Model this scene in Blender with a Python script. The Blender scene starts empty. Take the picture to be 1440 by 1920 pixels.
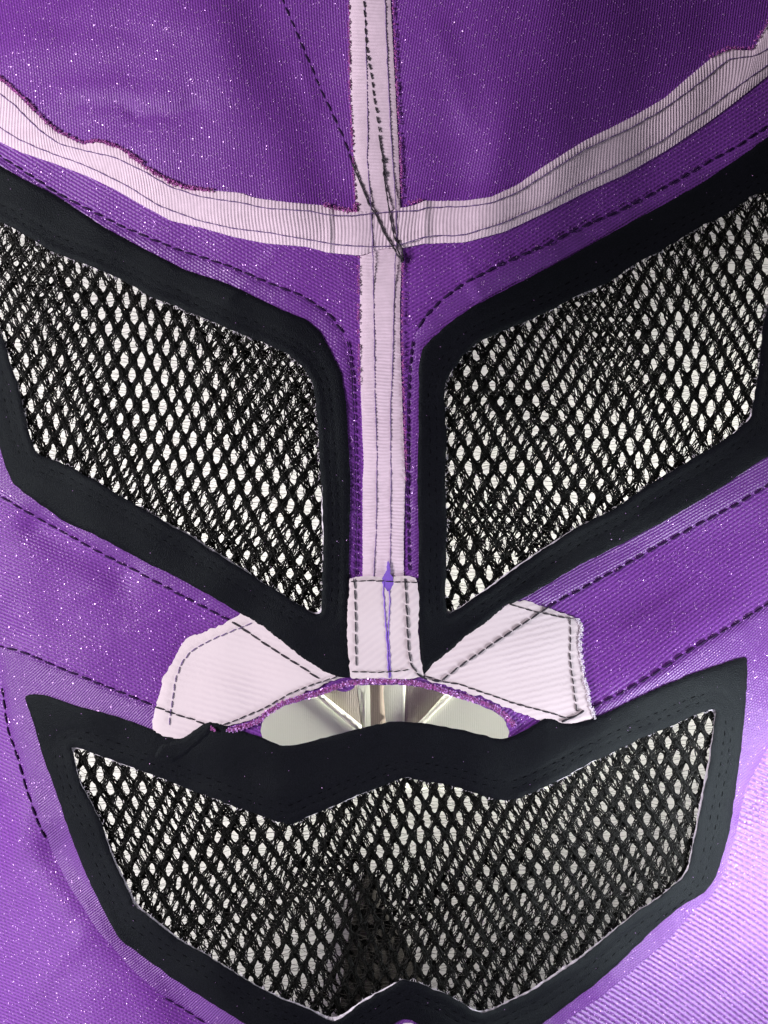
import bpy, math, random
import numpy as np
from mathutils import Vector
from mathutils.geometry import delaunay_2d_cdt

random.seed(7); rng = np.random.default_rng(7)
S = 0.0001            # one photo pixel = 0.1 mm on the cloth
D = 2800.0            # camera height in the same units
scene = bpy.context.scene

# ------------------------------------------------------------------ camera
cd = bpy.data.cameras.new('camera'); cam = bpy.data.objects.new('camera', cd)
scene.collection.objects.link(cam); scene.camera = cam
cam.location = (0, 0, D * S)
cd.sensor_fit = 'VERTICAL'; cd.sensor_height = 24.0; cd.lens = 24.0 * D / 1920.0
cd.clip_start = 0.01; cd.clip_end = 20.0

# ------------------------------------------------------------------ world
w = bpy.data.worlds.new('World'); scene.world = w; w.use_nodes = True
bg = w.node_tree.nodes['Background']
bg.inputs[0].default_value = (0.86, 0.84, 0.92, 1); bg.inputs[1].default_value = 0.06

# ------------------------------------------------------------------ lamps
def W(px, py, z):     # plain position, in metres, of a point given in cloth units
    return Vector(((px - 720) * S, (960 - py) * S, z * S))
def lamp(name, pos, target, size, power, col, spread=180):
    l = bpy.data.lights.new(name, 'AREA'); l.spread = math.radians(spread); l.shape = 'DISK'; l.size = size; l.energy = power; l.color = col
    o = bpy.data.objects.new(name, l); scene.collection.objects.link(o)
    o.location = pos; o.rotation_euler = (target - pos).to_track_quat('-Z', 'Y').to_euler()
    return o
lamp('ceiling_lamp', W(-3300, 300, 3100), W(500, 700, 0), 0.16, 3.45, (1.0, 0.95, 0.97))
lamp('desk_lamp', W(2180, 1930, 400), W(1390, 1560, -100), 0.08, 0.094, (0.93, 0.97, 1.0), 76)
lamp('lower_left_fill', W(-700, 2250, 420), W(40, 1760, -60), 0.07, 0.015, (0.95, 0.96, 1.0), 70)  # unseen fill light, added to lift the lower left corner
lamp('left_backing_fill', W(-3300, -200, -900), W(600, 1050, -1500), 0.12, 0.17, (1.0, 0.99, 0.93), 32)  # unseen fill light, added to brighten the backing from the left
lamp('right_backing_fill', W(4740, -200, -900), W(960, 1350, -1500), 0.12, 0.50, (1.0, 0.99, 0.93), 32)  # unseen fill light, added to brighten the backing from the right

scene.view_settings.view_transform = 'Standard'; scene.view_settings.look = 'None'
scene.view_settings.exposure = 0.0; scene.view_settings.gamma = 1.0

# ------------------------------------------------------------------ shape of the cloth
def sp(t, k):         # soft max(0, t)
    return k * np.logaddexp(0, np.clip(t / k, -60, 60))
def side(x, y, a, b): # signed distance to the line a-b, positive to the right of a->b seen on the photo
    dx, dy = b[0] - a[0], b[1] - a[1]; n = math.hypot(dx, dy)
    return ((x - a[0]) * -dy + (y - a[1]) * dx) / n * 1.0
def seg_d(x, y, a, b):
    dx, dy = b[0] - a[0], b[1] - a[1]; L2 = dx * dx + dy * dy
    t = np.clip(((x - a[0]) * dx + (y - a[1]) * dy) / L2, 0, 1)
    return np.hypot(x - a[0] - t * dx, y - a[1] - t * dy)
def height(x, y):
    x = np.asarray(x, float); y = np.asarray(y, float)
    h = 70 - 95 * ((x - 640) / 900) ** 2 - 40 * ((y - 900) / 1100) ** 2
    # left forehead turns away along a diagonal
    d = -side(x, y, (400, -60), (610, 400)); h -= 21 * (1 + np.tanh(d / 60)) * np.exp(-(np.clip(y - 330, 0, None) / 120) ** 2)
    # top left corner turns up to the light
    h -= 0.38 * sp(side(x, y, (330, 0), (0, 110)) - 30, 30)
    # right forehead: crest, then the cloth falls away to the right
    d = -side(x, y, (1010, 0), (930, 420)); m = 1 / (1 + np.exp((y - 1120) / 90))
    h -= 170 * np.tanh(0.58 * sp(d - 40, 45) * m / 170)
    h += 9 * np.exp(-((d + 20) / 45) ** 2) * np.exp(-((y - 300) / 150) ** 2)
    # lower right falls away towards the desk lamp
    d1 = -side(x, y, (1170, 1290), (820, 1930)); d2 = side(x, y, (1130, 1330), (1440, 1090))
    dm = np.minimum(d1, d2)
    h -= 260 * np.tanh(0.56 * sp(dm, 26) / 260)
    # above that ridge the right cheek turns away to the north
    dn = -d2; g = np.exp(-np.clip(x - 900, None, 0) ** 2 / 160 ** 2) / (1 + np.exp((980 - y) / 60)) 
    h -= 0.22 * (sp(dn, 26) - sp(dn - 190, 40)) * g * (1 / (1 + np.exp((1060 - x) / 40)))
    # fold right of the mouth trim
    h -= 9 * np.exp(-(seg_d(x, y, (1450, 1420), (1390, 1520)) / 26) ** 2)
    # lower left: trough beside the trim
    h -= 20 * np.exp(-(seg_d(x, y, (110, 1600), (420, 1960)) / 42) ** 2)
    h += 7 * np.exp(-(seg_d(x, y, (-20, 1420), (110, 1700)) / 40) ** 2)
    # both left corners roll down towards the lamp side
    h -= 0.50 * sp(-side(x, y, (230, 2000), (50, 1380)), 45)
    # left cheek dip under the seam
    h -= 13 * np.exp(-(seg_d(x, y, (70, 990), (230, 1080)) / 30) ** 2)
    h -= 6 * np.exp(-(seg_d(x, y, (0, 1160), (30, 1190)) / 30) ** 2)
    # forehead creases
    yw = y + 5 * np.sin(x / 27.0) + 3 * np.sin(x / 11.0)
    h -= 2.6 * np.exp(-(seg_d(x, yw, (140, 192), (250, 205)) / 11) ** 2) + 2.8 * np.exp(-(seg_d(x, yw, (245, 214), (370, 206)) / 11) ** 2)
    h += 2.4 * np.exp(-(seg_d(x, yw, (120, 160), (330, 180)) / 18) ** 2) - 2.2 * np.exp(-(seg_d(x, yw, (60, 40), (330, 70)) / 24) ** 2)
    # faint drag lines running out from the seams
    for a, b, w_, k_ in (((430, 560), (520, 470), 9, 2.0), ((900, 560), (860, 470), 10, 2.2), ((130, 1120), (260, 1090), 12, 2.5), ((30, 1130), (180, 1190), 14, -2.5), ((240, 1180), (330, 1150), 10, 2.0), ((1180, 1180), (1300, 1100), 14, 2.5), ((560, 110), (590, 200), 10, 2.2), ((820, 60), (880, 230), 22, 2.5), ((60, 1500), (20, 1620), 16, 3.0), ((150, 1760), (60, 1860), 22, 4.0), ((1250, 1850), (1400, 1780), 20, 3.0)):
        h += k_ * np.exp(-(seg_d(x, y, a, b) / w_) ** 2)
    # general softness
    h += 2.6 * np.sin(x / 61 + 1.2 * np.sin(y / 88)) * np.sin(y / 73 + 0.6) + 1.5 * np.sin((x + y) / 33) * np.sin((x - 1.4 * y) / 47)
    return h
def place(x, y, off=0.0):
    x = np.asarray(x, float); y = np.asarray(y, float)
    z = height(x, y); k = S * (D - z) / D
    return np.stack([(x - 720) * k, (960 - y) * k, (z + off) * S], -1)

# ------------------------------------------------------------------ curve helpers
def resample(pts, step, closed=False):
    p = np.array(pts, float)
    if closed: p = np.vstack([p, p[:1]])
    seg = np.hypot(*np.diff(p, axis=0).T); s = np.concatenate([[0], np.cumsum(seg)])
    n = max(2, int(round(s[-1] / step)))
    t = np.linspace(0, s[-1], n + 1)
    q = np.stack([np.interp(t, s, p[:, 0]), np.interp(t, s, p[:, 1])], -1)
    return q[:-1] if closed else q
def smooth(q, closed=False, it=3):
    for _ in range(it):
        if closed: q = (np.roll(q, 1, 0) + 2 * q + np.roll(q, -1, 0)) / 4
        else:
            r = q.copy(); r[1:-1] = (q[:-2] + 2 * q[1:-1] + q[2:]) / 4; q = r
    return q
def normals(q, closed=False):
    t = (np.roll(q, -1, 0) - np.roll(q, 1, 0)) if closed else np.gradient(q, axis=0)
    t /= np.maximum(np.hypot(t[:, 0], t[:, 1])[:, None], 1e-9)
    return np.stack([t[:, 1], -t[:, 0]], -1)
def area(q): return 0.5 * np.sum(q[:, 0] * np.roll(q[:, 1], -1) - np.roll(q[:, 0], -1) * q[:, 1])
def loop(pts, step=6, rough=0.5, it=2):
    q = smooth(resample(pts, step, True), True, it)
    if rough:
        n = len(q); r = rng.normal(0, 1, n); r = (r + np.roll(r, 1)) * 0.6
        q = q + normals(q, True) * (r * rough)[:, None]
    return q
def offset(q, d):     # outward for positive d
    q = smooth(q, True, 3); n = normals(q, True)
    if area(q) < 0: n = -n
    return smooth(q + n * d, True, 2)
def inside(P, q):
    x, y = P[:, 0], P[:, 1]; c = np.zeros(len(P), bool); n = len(q)
    for i in range(n):
        x0, y0 = q[i]; x1, y1 = q[(i + 1) % n]
        if y0 == y1: continue
        m = ((y0 > y) != (y1 > y)) & (x < (x1 - x0) * (y - y0) / (y1 - y0) + x0)
        c ^= m
    return c
def near(P, q):
    r = np.full(len(P), 1e9)
    for i in range(0, len(P), 4000):
        d = P[i:i + 4000, None, :] - q[None]; r[i:i + 4000] = np.sqrt((d ** 2).sum(-1)).min(1)
    return r

# ------------------------------------------------------------------ object helpers
def empty(name, loc, label, cat):
    o = bpy.data.objects.new(name, None); scene.collection.objects.link(o); o.location = loc
    o.empty_display_size = 0.01; o['label'] = label; o['category'] = cat; return o
def link(name, me, mat, parent=None, label=None, kind=None):
    me.materials.append(mat); o = bpy.data.objects.new(name, me); scene.collection.objects.link(o)
    if parent is not None: o.parent = parent
    if label: o['label'] = label
    if kind: o['kind'] = kind
    return o
def mesh(name, V, F, uv=None, sm=True):
    me = bpy.data.meshes.new(name)
    V = np.asarray(V, np.float32)
    if isinstance(F, np.ndarray):
        k = F.shape[1]; nf = len(F)
        me.vertices.add(len(V)); me.vertices.foreach_set('co', V.ravel())
        me.loops.add(nf * k); me.loops.foreach_set('vertex_index', F.astype(np.int32).ravel())
        me.polygons.add(nf); me.polygons.foreach_set('loop_start', np.arange(0, nf * k, k, dtype=np.int32))
        me.update(calc_edges=True)
    else:
        me.from_pydata([tuple(v) for v in V], [], F)
    if sm: me.polygons.foreach_set('use_smooth', [True] * len(me.polygons))
    if uv is not None:
        l = me.uv_layers.new(name='UVMap'); idx = np.zeros(len(me.loops), np.int32)
        me.loops.foreach_get('vertex_index', idx); l.data.foreach_set('uv', np.asarray(uv, np.float32)[idx].ravel())
    me.validate(); me.update(); return me

def soft(x, y):      # small uneven lumps of soft cloth
    return 0.9 * np.sin(x / 7.3 + 2 * np.sin(y / 19)) * np.sin(y / 8.1 + 1.7 * np.sin(x / 23)) + 0.7 * np.sin((x - y) / 15.0 + np.sin(y / 31))
def sheet(name, outer, holes, off, thick, res, mat, parent, uvf=None, label=None, edge=0.5, bump=None):
    """cloth piece cut to outline, lying on the curved face at height off, with real thickness"""
    lo = outer.min(0); hi = outer.max(0)
    gx = np.arange(lo[0], hi[0], res); gy = np.arange(lo[1], hi[1], res * 0.866)
    G = np.array([(x + (res / 2 if j % 2 else 0), y) for j, y in enumerate(gy) for x in gx])
    G += rng.uniform(-0.12, 0.12, G.shape) * res
    keep = inside(G, outer) & (near(G, outer) > res * 0.55)
    for h in holes: keep &= ~inside(G, h) & (near(G, h) > res * 0.55)
    G = G[keep]
    pts = [outer] + list(holes) + [G]; E = []; b = 0
    for q in [outer] + list(holes):
        n = len(q); E += [(b + i, b + (i + 1) % n) for i in range(n)]; b += n
    P = np.vstack(pts)
    r = delaunay_2d_cdt([Vector(p) for p in P], E, [], 0, 1e-4)
    Q = np.array([tuple(v) for v in r[0]]); T = np.array([f for f in r[2] if len(f) == 3])
    c = Q[T].mean(1); k = inside(c, outer)
    for h in holes: k &= ~inside(c, h)
    T = T[k]; used = np.unique(T); mp = -np.ones(len(Q), int); mp[used] = np.arange(len(used)); Q = Q[used]; T = mp[T]
    a = Q[T]; ar = (a[:, 1, 0] - a[:, 0, 0]) * (a[:, 2, 1] - a[:, 0, 1]) - (a[:, 1, 1] - a[:, 0, 1]) * (a[:, 2, 0] - a[:, 0, 0])
    T[ar > 0] = T[ar > 0][:, ::-1]; 
    ed = np.vstack([T[:, [0, 1]], T[:, [1, 2]], T[:, [2, 0]]]); key = np.sort(ed, 1); 
    u, ix, cnt = np.unique(key[:, 0] * 10 ** 7 + key[:, 1], return_index=True, return_counts=True)
    bd = ed[ix[cnt == 1]]; bv = np.unique(bd)
    o = np.full(len(Q), float(off + thick)); o[bv] -= thick * edge
    if bump is not None: o = o + bump(Q[:, 0], Q[:, 1])
    V = place(Q[:, 0], Q[:, 1], o)
    # rim going down
    top = V[bv]; low = place(Q[bv, 0], Q[bv, 1], off)
    n0 = len(V); m = -np.ones(len(Q), int); m[bv] = np.arange(len(bv))
    Va = np.vstack([V, top, low]); nb = len(bv)
    S1 = np.stack([bd[:, 1], bd[:, 0], n0 + 0 * bd[:, 0]], 1)  # placeholder to keep shape
    A = n0 + m[bd[:, 0]]; B = n0 + m[bd[:, 1]]
    F = np.vstack([T, np.stack([B, A, A + nb], 1), np.stack([B, A + nb, B + nb], 1)])
    Qa = np.vstack([Q, Q[bv], Q[bv]])
    uv = uvf(Qa[:, 0], Qa[:, 1]) if uvf else Qa / 100.0
    return link(name, mesh(name, Va, F, uv), mat, parent, label)

def ribs(angle, spacing, wob=0.35, along=None):
    """texture coordinates whose u counts knitted ribs; angle = direction of the ribs, degrees down from the x axis"""
    a = math.radians(angle); ca, sa = math.cos(a), math.sin(a); al = along or spacing * 1.3
    def f(x, y):
        u = (-(x) * sa + (y) * ca) / spacing; v = (x * ca + y * sa) / al
        u = u + wob * np.sin(v / 9.0 + u / 31) + wob * 2 * np.sin(x / 170 + 1) * np.sin(y / 140)
        return np.stack([u, v], -1)
    return f

def tubes(paths, rad, sides=5):
    """paths (N, K, 3) world, rad (N, K) world -> vertices, quads"""
    P = np.asarray(paths, float); N, K, _ = P.shape; R = np.broadcast_to(np.asarray(rad, float), (N, K))
    t = np.gradient(P, axis=1); t /= np.maximum(np.linalg.norm(t, axis=2, keepdims=True), 1e-12)
    up = np.array([0.03, 0.02, 1.0]); a = np.cross(t, up); a /= np.maximum(np.linalg.norm(a, axis=2, keepdims=True), 1e-9)
    b = np.cross(t, a); th = np.arange(sides) * 2 * math.pi / sides
    V = P[:, :, None, :] + R[:, :, None, None] * (np.cos(th)[None, None, :, None] * a[:, :, None, :] + np.sin(th)[None, None, :, None] * b[:, :, None, :])
    idx = np.arange(N * K * sides).reshape(N, K, sides); nx = np.roll(idx, -1, 2)
    F = np.stack([idx[:, :-1], nx[:, :-1], nx[:, 1:], idx[:, 1:]], -1).reshape(-1, 4)
    return V.reshape(-1, 3), F
def thread(name, pts, off, r, mat, parent, wob=0.5, step=5, taper=False, label=None, offs=None):
    q = smooth(resample(pts, step), False, 3)
    n = normals(q); q = q + n * (np.convolve(rng.normal(0, 1, len(q) + 2), [.4, .6, .4], 'valid') * wob)[:, None]
    o = off + 0.5 * np.sin(np.arange(len(q)) * 1.9)
    if offs is not None: o = o + offs(np.linspace(0, 1, len(q)))
    rr = r * (1 + 0.25 * np.sin(np.arange(len(q)) * 1.3)) * S
    V, F = tubes(place(q[:, 0], q[:, 1], o)[None], rr[None], 6)
    return link(name, mesh(name, V, F), mat, parent, label)
def stitches(name, pts, off, mat, parent, dash=19, gap=6, r=2.4, sag=0.6, wob=0.5, label=None):
    q = smooth(resample(pts, 2.0), False, 6); L = len(q) * 2.0; k = 7; paths = []; rad = []
    s = 0.0; n = normals(q)
    while s + dash < L:
        dd = dash * random.uniform(0.85, 1.12); i = np.clip(np.linspace(s, s + dd, k) / 2.0, 0, len(q) - 1)
        p = np.stack([np.interp(i, np.arange(len(q)), q[:, 0]), np.interp(i, np.arange(len(q)), q[:, 1])], -1)
        p += n[int(i[k // 2])] * random.uniform(-wob, wob) + n[int(i[0])] * np.linspace(-1, 1, k)[:, None] * random.uniform(0, 1.0)
        pr = np.sin(np.linspace(0.12, math.pi - 0.12, k)) ** 0.5
        paths.append(place(p[:, 0], p[:, 1], off + sag * (pr - 1) * 3)); rad.append(r * S * (0.35 + 0.65 * pr) * random.uniform(.85, 1.1))
        s += dd + gap * random.uniform(.7, 1.3)
    V, F = tubes(np.array(paths), np.array(rad), 6)
    return link(name, mesh(name, V, F), mat, parent, label, 'stuff')

# ------------------------------------------------------------------ materials
def nodes(name):
    m = bpy.data.materials.new(name); m.use_nodes = True; nt = m.node_tree
    return m, nt, nt.nodes['Principled BSDF']
def N(nt, t, **kw):
    n = nt.nodes.new(t)
    for k, v in kw.items(): setattr(n, k, v)
    return n
def math_(nt, op, a, b=None, c=None):
    n = N(nt, 'ShaderNodeMath', operation=op)
    for i, v in enumerate((a, b, c)):
        if v is None: continue
        if isinstance(v, (int, float)): n.inputs[i].default_value = v
        else: nt.links.new(v, n.inputs[i])
    return n.outputs[0]
def mixc(nt, f, a, b):
    n = N(nt, 'ShaderNodeMix', data_type='RGBA')
    nt.links.new(f, n.inputs[0])
    for i, v in ((6, a), (7, b)):
        if isinstance(v, tuple): n.inputs[i].default_value = (*v, 1)
        else: nt.links.new(v, n.inputs[i])
    return n.outputs[2]

def knit(name, c_hi, c_lo, rough=0.45, bumpd=0.5, sheen=0.12, depth=0.9):
    m, nt, b = nodes(name)
    uv = N(nt, 'ShaderNodeUVMap'); sep = N(nt, 'ShaderNodeSeparateXYZ'); nt.links.new(uv.outputs[0], sep.inputs[0])
    tc = N(nt, 'ShaderNodeTexCoord')
    nz = N(nt, 'ShaderNodeTexNoise'); nz.inputs['Scale'].default_value = 900; nz.inputs['Detail'].default_value = 3; nt.links.new(tc.outputs['Object'], nz.inputs['Vector'])
    nf = N(nt, 'ShaderNodeTexNoise'); nf.inputs['Scale'].default_value = 2600; nf.inputs['Detail'].default_value = 2; nt.links.new(tc.outputs['Object'], nf.inputs['Vector'])
    nb = N(nt, 'ShaderNodeTexNoise'); nb.inputs['Scale'].default_value = 60; nt.links.new(tc.outputs['Object'], nb.inputs['Vector'])
    jit = math_(nt, 'MULTIPLY', math_(nt, 'SUBTRACT', nz.outputs[0], 0.5), 0.35)
    u = math_(nt, 'ADD', sep.outputs[0], jit)
    rib = math_(nt, 'MULTIPLY_ADD', math_(nt, 'SINE', math_(nt, 'MULTIPLY', u, 2 * math.pi)), 0.5, 0.5)
    half = math_(nt, 'MULTIPLY', math_(nt, 'FLOOR', u), 0.5)
    v = math_(nt, 'ADD', sep.outputs[1], half)
    st = math_(nt, 'MULTIPLY_ADD', math_(nt, 'SINE', math_(nt, 'MULTIPLY', v, 2 * math.pi)), 0.5, 0.5)
    hgt = math_(nt, 'MULTIPLY_ADD', st, 0.35, math_(nt, 'MULTIPLY', rib, 0.75))
    hgt = math_(nt, 'ADD', hgt, math_(nt, 'MULTIPLY', math_(nt, 'SUBTRACT', nf.outputs[0], 0.25), 0.9))
    f = math_(nt, 'MULTIPLY', math_(nt, 'SUBTRACT', hgt, 0.1), depth); f.node.use_clamp = True
    col = mixc(nt, f, c_lo, c_hi)
    f2 = math_(nt, 'MULTIPLY_ADD', nb.outputs[0], 0.25, -0.05); f2.node.use_clamp = True
    col = mixc(nt, f2, col, tuple(min(1, x * 1.25) for x in c_hi))
    nt.links.new(col, b.inputs['Base Color'])
    bp = N(nt, 'ShaderNodeBump'); bp.inputs['Strength'].default_value = bumpd; bp.inputs['Distance'].default_value = 0.00018
    nt.links.new(hgt, bp.inputs['Height']); nt.links.new(bp.outputs[0], b.inputs['Normal'])
    b.inputs['Roughness'].default_value = rough; b.inputs['Sheen Weight'].default_value = sheen; b.inputs['Sheen Roughness'].default_value = 0.4
    b.inputs['Sheen Tint'].default_value = (0.85, 0.7, 1, 1); b.inputs['Specular IOR Level'].default_value = 0.35; b.inputs['Specular Tint'].default_value = (0.97, 0.90, 1, 1)
    return m
M = {}
M['purple'] = knit('purple_stretch_fabric', (0.212, 0.050, 0.375), (0.068, 0.011, 0.145))
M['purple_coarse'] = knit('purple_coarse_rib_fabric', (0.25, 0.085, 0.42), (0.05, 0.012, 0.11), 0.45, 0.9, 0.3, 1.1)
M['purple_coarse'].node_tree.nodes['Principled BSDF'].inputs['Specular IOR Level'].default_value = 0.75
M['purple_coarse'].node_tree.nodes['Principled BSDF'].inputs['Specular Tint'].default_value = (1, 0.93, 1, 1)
M['purple_dark'] = knit('purple_facing_fabric', (0.190, 0.046, 0.34), (0.085, 0.016, 0.17), 0.42, 0.5, 0.12, 0.7)
M['purple_dark'].node_tree.nodes['Principled BSDF'].inputs['Specular IOR Level'].default_value = 0.6

def plain(name, c, rough=0.8, noise_amt=0.15, scale=400, bumps=0.4, sheen=0.0, spec=0.5, metal=0.0, c2=None):
    m, nt, b = nodes(name); tc = N(nt, 'ShaderNodeTexCoord')
    nz = N(nt, 'ShaderNodeTexNoise'); nz.inputs['Scale'].default_value = scale; nz.inputs['Detail'].default_value = 4
    nt.links.new(tc.outputs['Object'], nz.inputs['Vector'])
    f = math_(nt, 'MULTIPLY_ADD', nz.outputs[0], 2.2, -0.6); f.node.use_clamp = True
    col = mixc(nt, f, tuple(x * (1 - noise_amt) for x in c), c2 or tuple(min(1, x * (1 + noise_amt)) for x in c))
    nt.links.new(col, b.inputs['Base Color'])
    bp = N(nt, 'ShaderNodeBump'); bp.inputs['Strength'].default_value = bumps; bp.inputs['Distance'].default_value = 0.00025
    nt.links.new(nz.outputs[0], bp.inputs['Height']); nt.links.new(bp.outputs[0], b.inputs['Normal'])
    b.inputs['Roughness'].default_value = rough; b.inputs['Sheen Weight'].default_value = sheen
    b.inputs['Specular IOR Level'].default_value = spec; b.inputs['Metallic'].default_value = metal
    return m
M['felt'] = plain('black_suede_cloth', (0.0018, 0.0015, 0.0045), 0.44, 0.75, 5200, 0.5, 0.035, 0.085, c2=(0.0082, 0.0075, 0.0135))
M['felt'].node_tree.nodes['Principled BSDF'].inputs['Sheen Tint'].default_value = (0.80, 0.98, 1.0, 1)
M['felt'].node_tree.nodes['Principled BSDF'].inputs['Specular Tint'].default_value = (0.82, 1.0, 0.96, 1)
M['net'] = plain('black_net_thread', (0.0018, 0.0018, 0.0016), 0.36, 0.2, 800, 0.2, 0.0, 0.14)
M['trimstitch'] = plain('matt_black_stitching', (0.0012, 0.0010, 0.0018), 0.9, 0.2, 800, 0.2, 0.0, 0.02)
M['hair'] = plain('net_filament', (0.05, 0.045, 0.04), 0.5, 0.2, 800, 0.0)
M['blackthread'] = plain('black_sewing_thread', (0.018, 0.012, 0.022), 0.6, 0.3, 2500, 0.5)
M['darkstitch'] = plain('dark_purple_sewing_thread', (0.022, 0.004, 0.045), 0.7, 0.3, 2500, 0.5, 0, 0.2)
M['greythread'] = plain('grey_violet_sewing_thread', (0.15, 0.085, 0.24), 0.7, 0.4, 2500, 0.5)
M['magenta'] = plain('magenta_lurex_edge', (0.30, 0.03, 0.27), 0.35, 0.6, 1600, 1.0, 0.2, 0.7, 0.25, c2=(0.55, 0.10, 0.50))
M['ink'] = plain('violet_ink_thread', (0.20, 0.09, 0.55), 0.7, 0.2, 900, 0.3)
M['lint'] = plain('white_cut_edge', (0.76, 0.70, 0.80), 0.9, 0.25, 1500, 0.8)
M['spot'] = plain('dark_brown_stain', (0.035, 0.022, 0.02), 0.8)
M['board'] = plain('white_backing', (0.64, 0.64, 0.605), 0.9, 0.02, 200, 0.1)
M['board'].node_tree.nodes['Principled BSDF'].inputs['Specular IOR Level'].default_value = 0.1
M['tape'] = plain('white_ribbed_tape', (0.72, 0.56, 0.69), 0.7, 0.07, 700, 0.25, 0.15)

def woven(name, c, c2, freq=1.0, bumps=0.5):
    m, nt, b = nodes(name); uv = N(nt, 'ShaderNodeUVMap'); sep = N(nt, 'ShaderNodeSeparateXYZ'); nt.links.new(uv.outputs[0], sep.inputs[0])
    tc = N(nt, 'ShaderNodeTexCoord'); nz = N(nt, 'ShaderNodeTexNoise'); nz.inputs['Scale'].default_value = 1000; nt.links.new(tc.outputs['Object'], nz.inputs['Vector'])
    nl = N(nt, 'ShaderNodeTexNoise'); nl.inputs['Scale'].default_value = 90; nt.links.new(tc.outputs['Object'], nl.inputs['Vector'])
    u = math_(nt, 'ADD', sep.outputs[0], math_(nt, 'MULTIPLY', nz.outputs[0], 0.5))
    r = math_(nt, 'MULTIPLY_ADD', math_(nt, 'SINE', math_(nt, 'MULTIPLY', u, 2 * math.pi * freq)), 0.5, 0.5)
    r = math_(nt, 'MULTIPLY', r, math_(nt, 'MULTIPLY_ADD', nl.outputs[0], 2.4, -0.7)); r.node.use_clamp = True
    hgt = math_(nt, 'ADD', math_(nt, 'MULTIPLY', r, -1.0), math_(nt, 'MULTIPLY', nz.outputs[0], 0.9))
    nt.links.new(mixc(nt, r, c, c2), b.inputs['Base Color'])
    bp = N(nt, 'ShaderNodeBump'); bp.inputs['Strength'].default_value = bumps; bp.inputs['Distance'].default_value = 0.0002
    nt.links.new(hgt, bp.inputs['Height']); nt.links.new(bp.outputs[0], b.inputs['Normal'])
    b.inputs['Roughness'].default_value = 0.95; b.inputs['Specular IOR Level'].default_value = 0.15
    return m
M['twill'] = woven('white_twill_patch', (0.73, 0.625, 0.68), (0.65, 0.55, 0.615), 1.0, 0.3)
M['cream'] = woven('cream_canvas', (0.80, 0.83, 0.70), (0.76, 0.79, 0.66), 1.0, 0.2)
M['gusset'] = woven('grey_brown_canvas', (0.44, 0.40, 0.345), (0.38, 0.345, 0.295))
M['brown'] = woven('pleat_shade_brown', (0.24, 0.20, 0.16), (0.20, 0.165, 0.13), 1.0, 0.3)
M['edging'] = plain('pale_cut_edging', (0.80, 0.80, 0.66), 0.8, 0.1, 900, 0.6)

# glitter flakes: small lacquered discs, they flash where they face a lamp
m, nt, b = nodes('glitter_flake'); M['flake'] = m
b.inputs['Base Color'].default_value = (0.66, 0.34, 0.85, 1); b.inputs['Roughness'].default_value = 0.34; b.inputs['IOR'].default_value = 1.7; b.inputs['Metallic'].default_value = 0.25

# ------------------------------------------------------------------ outlines, in photo units
EYE_L_OUT = [(-180,215),(-90,250),(0,312),(50,340),(100,365),(150,398),(200,430),(250,457),(295,481),(350,508),(420,530),(470,553),(530,583),(575,600),(600,622),(622,662),(640,700),(650,760),(653,825),(657,900),(655,1040),(654,1136),(657,1233),(659,1270),(641,1270),(609,1261),(578,1241),(551,1222),(512,1190),(481,1167),(446,1147),(396,1117),(360,1098),(325,1078),(275,1055),(225,1027),(175,1001),(125,980),(75,945),(25,907),(12,875),(0,837),(-60,700),(-120,560),(-190,420)]
EYE_L_IN = [(-100,385),(-60,392),(0,415),(50,442),(100,473),(165,497),(225,523),(280,555),(325,573),(360,588),(425,615),(500,645),(540,665),(565,685),(585,715),(592,750),(597,810),(600,875),(605,950),(607,1000),(605,1078),(603,1110),(602,1153),(582,1147),(535,1118),(500,1096),(465,1074),(434,1055),(392,1028),(360,1006),(325,988),(280,960),(235,935),(185,905),(140,880),(100,862),(68,850),(55,812),(45,770),(35,720),(20,685),(8,640),(-30,560),(-70,470)]
EYE_R_OUT = [(1640,110),(1540,180),(1440,257),(1380,300),(1305,350),(1230,392),(1155,432),(1080,475),(1000,518),(940,548),(890,573),(850,600),(815,630),(790,656),(785,695),(785,800),(782,900),(785,1000),(784,1156),(788,1214),(792,1269),(803,1253),(834,1229),(873,1194),(912,1167),(951,1136),(990,1116),(1029,1094),(1080,1062),(1155,1025),(1230,985),(1305,942),(1355,912),(1405,877),(1440,855),(1530,800),(1600,600),(1650,350)]
EYE_R_IN = [(1560,280),(1500,325),(1440,358),(1410,367),(1370,398),(1310,427),(1260,458),(1220,480),(1180,502),(1140,530),(1100,546),(1045,575),(1000,597),(945,620),(900,640),(870,665),(852,690),(836,712),(832,740),(837,800),(835,900),(838,1000),(836,1078),(834,1117),(838,1154),(873,1132),(912,1105),(970,1062),(1030,1022),(1080,988),(1155,952),(1230,900),(1305,855),(1330,842),(1380,808),(1406,785),(1413,750),(1421,700),(1431,600),(1443,560),(1490,480),(1530,400)]
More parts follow.
